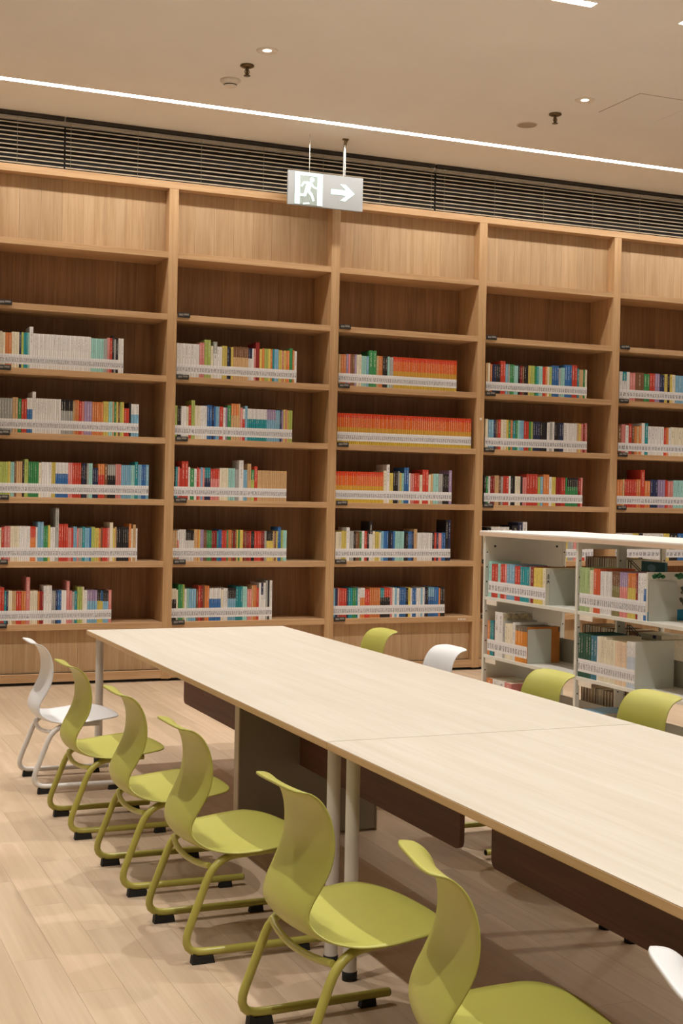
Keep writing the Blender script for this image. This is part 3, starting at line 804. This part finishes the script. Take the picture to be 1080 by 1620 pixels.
ROWS = [
    (1, 3, 1.561, 2.565, 0.282, 'c4x2 c5 o5x2 c4x3 n3 l4 t3x2 q3 w6+9 w3.6x26 q3.5x6 e3x2 p4 r4 k3+4 e3 k4 w5 w4'),
    (1, 4, 1.561, 2.699, 0.275, 'e4x6 h4x2 g5 r4x2 w/b4x2 w5+10 w3.4x11 k/e3.6x5 h3 o3x2 r4 p4 v4x3 o3.4x5 y4x2 q3x2 h3 g3 y3 m3 l3 y3 r4-9x2 k3 w/s4x3'),
    (1, 5, 1.568, 2.792, 0.28, 'y3x2 l4x3 y4 q3x2 m3 h3x3 k3 l6+3 g3.2x5 c4 w4x4 y3x2 w/b2.8x7 p3.4x2 r3.4x4 k3 n3 k3 e3 q3x2 n3-7x3 o/r3.3x3 m5 e/k3.2x4 p3x3 s3.2x5 q3x2 t5+4 s3x2 b3.5x2 s5'),
    (1, 6, 1.576, 2.706, 0.275, 't5+12 c4 r4 p5 p5 c3.6x4 w3x6 r/o3x3 w3 s5+7x2 g3.5x2 y4+2 w4x2 e6+28 r3.8+4x4 p3x2 r3 s3x2 p3 e3x2 t4 s4x2 b3 l3x2 y3 y4 o3 m3 r4x2 p4 c6+7 y3 h3 k3 k3.6x5 o4+5 c3 h5+4 w3'),
    (1, 7, 1.583, 2.501, 0.265, 'w6+14 r3+5 r4+5 t3 n3 c3x2 h3x2 r4x2 o3.6x2 p6+20 c3x4 o3 d3x2 w4+7x2 w5+7 e3 e3 n3 b3x2 w4x2 p5+14 p4 e4 t4 l4+5x2 c3+5 w5 v/s4x4 k/y3x2 b/y3 k/s3x3 p5'),
    (2, 3, 3.008, 4.065, 0.275, 'w4.4x8 p4+3x2 l5+8x2 c4 e/w6+6 w4x2 y4x2 n3 k3 y4 m/h3x8 n/w3x2 w3 p3 d6+9 y4 o4 l3x2 y4 o3 t3 s4 s3 y3x2 p3 y3 o3x2 g5+3 o3 w4'),
    (2, 4, 3.002, 4.035, 0.275, 'l4 k3x2 w4x2 c4 r4 l6+8 c3x3 w3.5x3 b4+2x2 n3+2 b3 s3x2 r6 w4 v3 g6+3 o/h4+6x3 h3+6 p4 w/r4 s4+3 w/t3.2x10 v/s3x5 s3.5x2 n3 v3 y3 p3 y3 l3x2'),
    (2, 5, 3.000, 3.994, 0.27, 'k3 t3 p3 r3 r5+9x2 w3 g6 w4 r3 p3 s3 p3 t/n3x3 r/p3.4x4 c3.4x4 q3.5x3 e3x2 w7+13 s3x2 h6+8 g/l5 r5+4 h2.9x16'),
    (2, 6, 3.003, 4.004, 0.26, 'h4x2 w/p3 w4x3 k/w3x5 h3x2 o2 y3 v3x2 m3x2 g3x3 d3x3 t3 b3x2 r3x3 g3 o3x2 m3 d3 m3 y3 g3 y3x2 d3 m3 d3x2 r3 k3x2 r3.2x4 d3x2 e4 k/y3x4 h3 m3 y3 b3+5x2 l4 q3.5x2'),
    (2, 7, 3.001, 3.882, 0.27, 'c/k4x2 c3 g4+6x2 l3+6 w4 q4 s4x3 m4 r4+4 d4+4 m3+4 o4+4x2 w/b3.4x6 c4 w4x2 k/s3.6x4 t4+2x3 q4+2x2 p4x2 h3+4 o3+4x2 r4 w4+8 n/w4+8 w4+8 e4+12 k3+12 w5+12'),
    (3, 3, 4.452, 5.603, 0.275, 'h4 o4x2 v3.6 p3.4 m3.4x2 v3 c4x2 q4x2 s4 g6+8x2 h4 o3x2 k4x2 q3.5 e3x2 R2.8x38'),
    (3, 4, 4.451, 5.762, 0.27, 'R3x68'),
    (3, 5, 4.443, 5.575, 0.27, 'R3x26 c5+3 w5+13 y3x2 k4+3x2 e3+3 y3 q4 b4+9x2 w3 p3x2 r4.5x2 c5 r5+6x2 c4 h4 q4.6x2 e3.6x2 k3.5x3 v5+6'),
    (3, 6, 4.454, 5.574, 0.26, 'c4.5x2 y3.5x2 w5+6 e3x2 k3 m3x2 g3 w4 r4 k3 k/w5+16 c4 y3x2 c3 s4 b4 b3 k3 n4 b3 q3.5x4 k3x2 b3x2 n3 h5+4 w3.4x7 k3 r3.5 n3 p5 b3x2 k4+20 n4+20'),
    (3, 7, 4.446, 5.528, 0.262, 's3 n4 p3 r4x3 n3 t3.4x2 g3x2 t3 w4 w/o4x2 r4x2 o3x6 t/k3.4x2 r/k3.4x3 p4 w4 s4 w4 b3.8x3 k4 y4 w3 b3.5x2 w4x2 s3 w4 n3 k3 s/b3.5x3 b4x2 o3 k4x2'),
    (4, 3, 5.901, 6.978, 0.275, 'h3 c3 o3 n3x2 k3x2 r3.6+5x2 s3.5 e3 g3x2 q3x2 k3 d3 m3 k3x2 y3.3 l3x2 g3 t3 q3x2 r4 o3 c3 l4 b3.4+3x3 e3 q3x2 b4+5x2 b3+5 r4+6x2 t3 h3x2 g3 c3'),
    (4, 4, 5.906, 6.991, 0.275, 'c4 s4x2 n3 m3 r4 c4x2 y3 g3 o3 t4 g3 q3 s3x2 r3.6x2 g3 l3 n3.4x3 k3.4x3 w4 e4 w3 k3.5x2 n3.3x2 w4x5 h3 y3 p3 d3 p3'),
    (4, 5, 5.904, 6.955, 0.27, 'k3 g3 w3 d3x2 h3x2 m3 e3 r4x2 w3 k3x2 c4x2 k3 p3x2 r4+4x4 l4 s4 o4.3+4x2 w4 y3x2 d4x2 r3x2 g3 k/g3.2x5 d4 p3'),
    (4, 6, 5.909, 7.087, 0.26, 'c4 k6+8 w/s4+9x6 w4+4 k8+12 n6+17 w/k6+18 p4 r4x3 o4 w4x4 p3x2 h4x2 y3x2 e4x2 p4 r4x3 w4x3'),
    (5, 3, 7.339, 8.527, 0.275, 'w4 t/w5 w4 p3.5x2 m3.6x3 g3.6x2 r3.4x2 v3x2 n3x2 y4 k3 y3 c4 s4x4 w4 o4 w3x4 r4x3 t4x3'),
    (5, 4, 7.338, 8.542, 0.275, 'm4 p5+2 w4 r4+3 m3 o3 h3 o3 w4+5 t4+5 w4 w4x4 r3 o3 w3 c4.5x4 t3 o3 r3 t3 o3 e4 n4x4 g4x3'),
    (5, 5, 7.336, 8.556, 0.27, 'o4x2 h3 r3.4x5 o3x2 r6+17 o4x2 n3.6x3 v3.6x3 r4 p4x2 q5x3 o5 q5x4 w4x5 b4x3'),
    (5, 6, 7.336, 8.572, 0.26, 'w4x4 y3x2 k4 w4x5 y3x2 k4x2 b4x3 n4x3 w4x2 b4x3'),
]

for b, lv, x0, x1, h0, spec in ROWS:
    z = ZT[lv]
    add_row(parse(spec), x0, x1, (lambda u, z=z: (u, YF+.030, z+.0005, 0)), h0, 1/188.0,
            f"{LVN[lv]} book row of the {BAYN[b]} wooden bay", f"books on the {LVN[lv]} filled shelf of the {BAYN[b]} bay")
# the rack: spines look to -X, rows run towards the camera
RK = [(0, 0, 8.00-.045, 7.225, .232, 'q6+2 r6x2 q5 r4x2 p4 s5x3 r5x2 t4x4 e3 d5 y4x4 c5', 'far half of white rack, upper row'),
      (0, 1, 8.00-.045, 7.435, .235, 'o5 t4x2 k2 w8+15 w8+15 e5+3 c5x3 w5+3 E5x3 E4x2', 'far half of white rack, middle row'),
      (0, 2, 8.00-.045, 7.62, .215, 'o7 w7x2 p8', 'far half of white rack, lowest row'),
      (1, 0, 6.86-.02, 6.172, .262, 'A7x4 c5x2 B9x2 w5x6 m/L5x4 v/p5x4 o/y5x4 d5 w7x2 w/b6', 'near half of white rack, upper row'),
      (1, 1, 6.86-.02, 6.262, .262, 'G6x5 T7x2 w4 c6x3 c5x4 C5x5 w/W4.5x4', 'near half of white rack, middle row')]
for sec, lv, ya, yb, h0, spec, nm in RK:
    z = SZ[lv]
    add_row(parse(spec), 0, ya-yb, (lambda u, z=z, ya=ya: (SX+.010, ya-u, z+.0005, -PI/2)), h0, 1/235.0, nm, 'books in the '+nm, wall=False, dep=(.225, .245))
BOOKS.sort(key=lambda b: -b['size'])
NIND = 292
for b in BOOKS[:NIND]:
    o = link('book', part_mesh(b['w'], b['h'], b['d'], b['code'], b['jk'], 'c'))
    o.location = (b['x'], b['y'], b['z']); o.rotation_euler = (0, 0, b['rz'])
    tag(o, b['label'], 'book', b['group'])
    link('pages', part_mesh(b['w'], b['h'], b['d'], b['code'], b['jk'], 'p'), o)
    link('call_label', part_mesh(b['w'], b['h'], b['d'], b['code'], b['jk'], 'l'), o)
if len(BOOKS) > NIND:
    g_ = newg()
    for k, b in enumerate(BOOKS[NIND:]):
        c, s_ = math.cos(b['rz']), math.sin(b['rz'])
        book_geo(g_, b['w'], b['h'], b['d'], b['code'], b['jk'], float(k % 97), b['x'], b['y'], b['z'],
                 rot=lambda x, y, z, c=c, s_=s_: (x*c-y*s_, x*s_+y*c, z))
    o = link('book', geo_mesh(g_, 'book'))
    tag(o, 'the many thin library books filling the wall shelves between the singled out ones', 'books', 'thin books on the wall shelves', 'stuff')
print('books', len(BOOKS))

# ------------------------------------------------------------------ bookends, last covers, things on the rack
def bookend(name, label, loc, h, d, back=False, box=0.0):
    t = thing(name, label, 'bookend', loc)
    m = MB()
    r = .012; pr = [(0, 0), (d, 0), (d, h-r)]+[(d-r+r*math.cos(k*PI/8), h-r+r*math.sin(k*PI/8)) for k in range(1, 5)]+[(r, h)]+[(r-r*math.sin(k*PI/8), h-r+r*math.cos(k*PI/8)) for k in range(1, 5)]
    m.prism(pr, -.002-box, 0); m.build('plate', M['plate'], t)
    MB().box(.01, d-.01, -.006, -.002-box, 0.0, .0012).build('foot_plate', M['plate'], t)
    return t
def cover_thing(y, z, h, mat, parts):
    pass
bookend('bookend', 'grey metal bookend closing the upper row in far half of white rack', (SX+.036, 7.221, SZ[0]+.0005), .219, .215)
bookend('bookend', 'grey metal bookend closing the middle row before an orange book cover', (SX+.012, 7.430, SZ[1]+.0005), .222, .175)
bookend('bookend', 'pale metal bookend in front of the book with tree cover', (SX+.014, 6.150, SZ[0]+.0005), .222, .185)
bookend('bookend', 'large pale metal bookend closing the middle row in near half', (SX+.008, 6.256, SZ[1]+.0005), .268, .262)
# the picture-cover book at the near end of the upper row
pb = thing('book', 'white picture book with green trees and blue foot on its cover', 'book', (SX+.010, 6.170, SZ[0]+.0005), 0, 'books in the upper row in near half of the white rack')
m = MB(); m.box(0, .262, -.014, -.0125, 0, .270); m.box(0, .262, -.0015, 0, 0, .270); m.box(0, .0015, -.0125, -.0015, 0, .270)
m.build('cover', flat('picture_cover', srgb(222, 220, 210), .4), pb)
MB().box(.0015, .258, -.0125, -.0015, .002, .268).build('pages', M['pages'], pb)
m = MB(); rr = random.Random(3)
for cx, cz, r in ((.045, .248, .020), (.075, .252, .022), (.10, .245, .016), (.215, .248, .026), (.245, .25, .018), (.19, .253, .014)):
    n = 12; m.prism([(cx+r*(1+.25*math.sin(3*k+cx*90))*math.cos(k*2*PI/n), cz+.7*r*(1+.2*math.cos(4*k))*math.sin(k*2*PI/n)) for k in range(n)], -.0146, -.014)
m.build('printed_trees', flat('tree_print', srgb(58, 128, 82), .5, var=.2, scale=90), pb)
m = MB(); m.box(.20, .262, -.0146, -.014, .0, .062); m.box(0, .022, -.0146, -.014, 0, .05); m.build('printed_sea', flat('sea_print', srgb(40, 146, 190), .5), pb)
m = MB()
for cx, cz, r in ((.236, .175, .016), (.226, .115, .014), (.242, .095, .012), (.228, .155, .008)):
    m.prism([(cx+r*(1+.4*math.sin(5*k))*math.cos(k*.6), cz+r*math.sin(k*.6)) for k in range(10)], -.0146, -.014)
m.build('printed_figures', flat('ink_print', srgb(104, 104, 94), .5), pb)
# orange book whose cover shows behind the bookend
ob = thing('book', 'orange covered book standing behind the bookend in the middle row', 'book', (SX+.010, 7.434, SZ[1]+.0005), 0, 'books in the middle row in far half of the white rack')
m = MB(); m.box(0, .232, -.0012, 0, 0, .236); m.box(0, .232, .010, .0112, 0, .236) 
ob.location.y = 7.4335
MB().box(0, .232, -.0012, .0, 0, .236).build('cover', flat('orange_cover', srgb(206, 128, 62), .45), ob)
# yellow edged book with brushed characters at the end of the upper far row
cb = thing('book', 'white book cover with two brushed characters beside the bookend', 'book', (SX+.010, 7.2235, SZ[0]+.0005), 0, 'books in the upper row in far half of the white rack')
MB().box(0, .235, 0, .0012, 0, .229).build('cover', flat('pale_cover', srgb(222, 220, 206), .45), cb)
m = MB()
def stroke(x0, z0, x1, z1, w):
    d = Vector((x1-x0, z1-z0)); d.normalize(); q = Vector((-d.y, d.x))*w/2
    m.prism([(x0+q.x, z0+q.y), (x1+q.x, z1+q.y), (x1-q.x, z1-q.y), (x0-q.x, z0-q.y)], -.0006, 0)
z0 = .178
stroke(.008, z0, .030, z0, .0035); stroke(.010, z0+.010, .028, z0+.010, .003); stroke(.006, z0-.010, .032, z0-.010, .0035); stroke(.019, z0+.010, .019, z0-.010, .003); stroke(.016, z0+.017, .021, z0+.013, .004)
z0 = .146
stroke(.006, z0+.004, .032, z0+.004, .0035); stroke(.019, z0+.014, .017, z0+.002, .0035); stroke(.018, z0+.004, .008, z0-.012, .0035); stroke(.018, z0+.004, .031, z0-.012, .0035)
m.build('brushed_characters', M['hole'], cb)

# rows on the far side of the rack: fore-edges look at us
def back_row(ya, yb, z, h, spec, nm):
    its = parse(spec); tot = sum(i[1] for i in its); y = ya
    for n, (code, wpx, dh) in enumerate(its):
        w = wpx/tot*(ya-yb)
        o = link('book', part_mesh(w, h+dh/235.0, .215, code, .96, 'c')); o.location = (SXB-.01, y-w, z+.0005); o.rotation_euler = (0, 0, PI/2)
        tag(o, f"{NAME[code.split('/')[0]]} book turned away from us, {ordn(n+1)} from left, {nm}", 'book', 'books on the far side of the rack')
        link('pages', part_mesh(w, h+dh/235.0, .215, code, .96, 'p'), o)
        y -= w
back_row(7.40, 6.90, SZ[0], .300, 'd5 m4x3 h4x2 k4 m4x2 c4 h4x3 m4 g4x2 c4x3', 'far side upper row')
back_row(7.42, 6.90, SZ[1], .250, 'm4x2 c3 k4 h4x3 m3 c4 e4 m4x2 k3 h4 c4x2 m4x2', 'far side middle row')
back_row(7.42, 6.92, SZ[2], .225, 'm4x3 h4x2 k3 c4x2 m4x3 d4 h4 m3x3', 'far side lowest row')
def flat_book(label, x, y, z, l, w, th, rz, col, group=None):
    t = thing('book', label, 'book', (x, y, z), rz, group)
    cm = flat('lying_cover', col, .45)
    m = MB(); m.box(-l/2, l/2, -w/2, w/2, 0, .002); m.box(-l/2, l/2, -w/2, w/2, th-.002, th); m.box(-l/2, -l/2+.002, -w/2, w/2, .002, th-.002)
    m.build('cover', cm, t)
    MB().box(-l/2+.002, l/2-.004, -w/2+.003, w/2-.003, .002, th-.002).build('pages', M['pages'], t)
    return t
tb = thing('book', 'large teal book standing crosswise on the far side of the rack', 'book', (4.86, 6.575, SZ[0]+.0005), 0)
MB().box(0, .020, 0, .235, 0, .300, ch=.001).build('cover', flat('teal_cover', srgb(52, 112, 122), .45), tb)
MB().box(.003, .017, .002, .237, .003, .302).build('pages', M['pages'], tb)
MB().prism([(0, 0)], 0, 0) if False else None
m = MB(); n = 14; cy, cz = .13, .262
m.poly([(-.0006, cy+.042*math.cos(k*2*PI/n), cz+.022*math.sin(k*2*PI/n)) for k in range(n)], [tuple(range(n))[::-1]])
m.build('printed_cloud', flat('cloud_print', srgb(120, 170, 192), .5), tb)
fc = flat_book('thick white box file lying flat on the lowest shelf of the rack', 4.58, 6.69, SZ[2]+.0005, .25, .27, .150, .0, srgb(222, 220, 212))
fb = flat_book('pale blue book lying on the white box file, lowest shelf', 4.57, 6.715, SZ[2]+.1515, .22, .20, .028, .03, srgb(126, 170, 200))
MB().box(-.1112, -.1100, -.03, .0, .004, .024).build('spine_label', flat('blue_label', srgb(46, 66, 130), .5), fb)
fe = flat_book('thick grey green folder lying flat behind the middle row', 4.92, 6.685, SZ[1]+.0005, .20, .23, .232, .0, srgb(190, 190, 160))
fd = flat_book('white book on top of the grey green folder, far side', 4.93, 6.685, SZ[1]+.2335, .18, .22, .026, .04, srgb(214, 212, 190))
MB().box(-.0912, -.0900, -.06, -.03, .003, .023).build('spine_label', flat('navy_label', srgb(40, 52, 110), .5), fd)
for (z, lab) in ((SZ[0], 'thin wire bookend on the far side upper row'), (SZ[1], 'thin wire bookend on the far side middle row'), (SZ[2], 'thin wire bookend on the far side lowest row')):
    t = thing('wire_bookend', lab, 'bookend', (4.782, 6.835, z+.0005))
    MB().box(-.004, .03, -.0015, .0, 0, .05).build('plate', M['dark'], t)
    for dx in (0, .018):
        MB().tube(arc_path([(dx, -.002, .0), (dx, -.002, .305), (dx, -.13, .235), (dx, -.26, .004)], .01), .003, 6).build('wire', M['dark'], t)
pat = flat('patterned_cover', srgb(206, 196, 168), .5, var=.28, scale=45)
for o in list(C.objects):
    if o.get('label', '').startswith('white book') and 'far half of white rack, middle row' in o.get('label', '') and len(o.children) and o.dimensions.z > .28:
        MB().box(o.dimensions.x+.0009, o.dimensions.x+.0015, .004, .225, .12, .295).build('printed_cover', pat, o)
# thin bookends at the ends of the orange series
for x, lv in ((5.545, 3), (5.71, 4)):
    pass
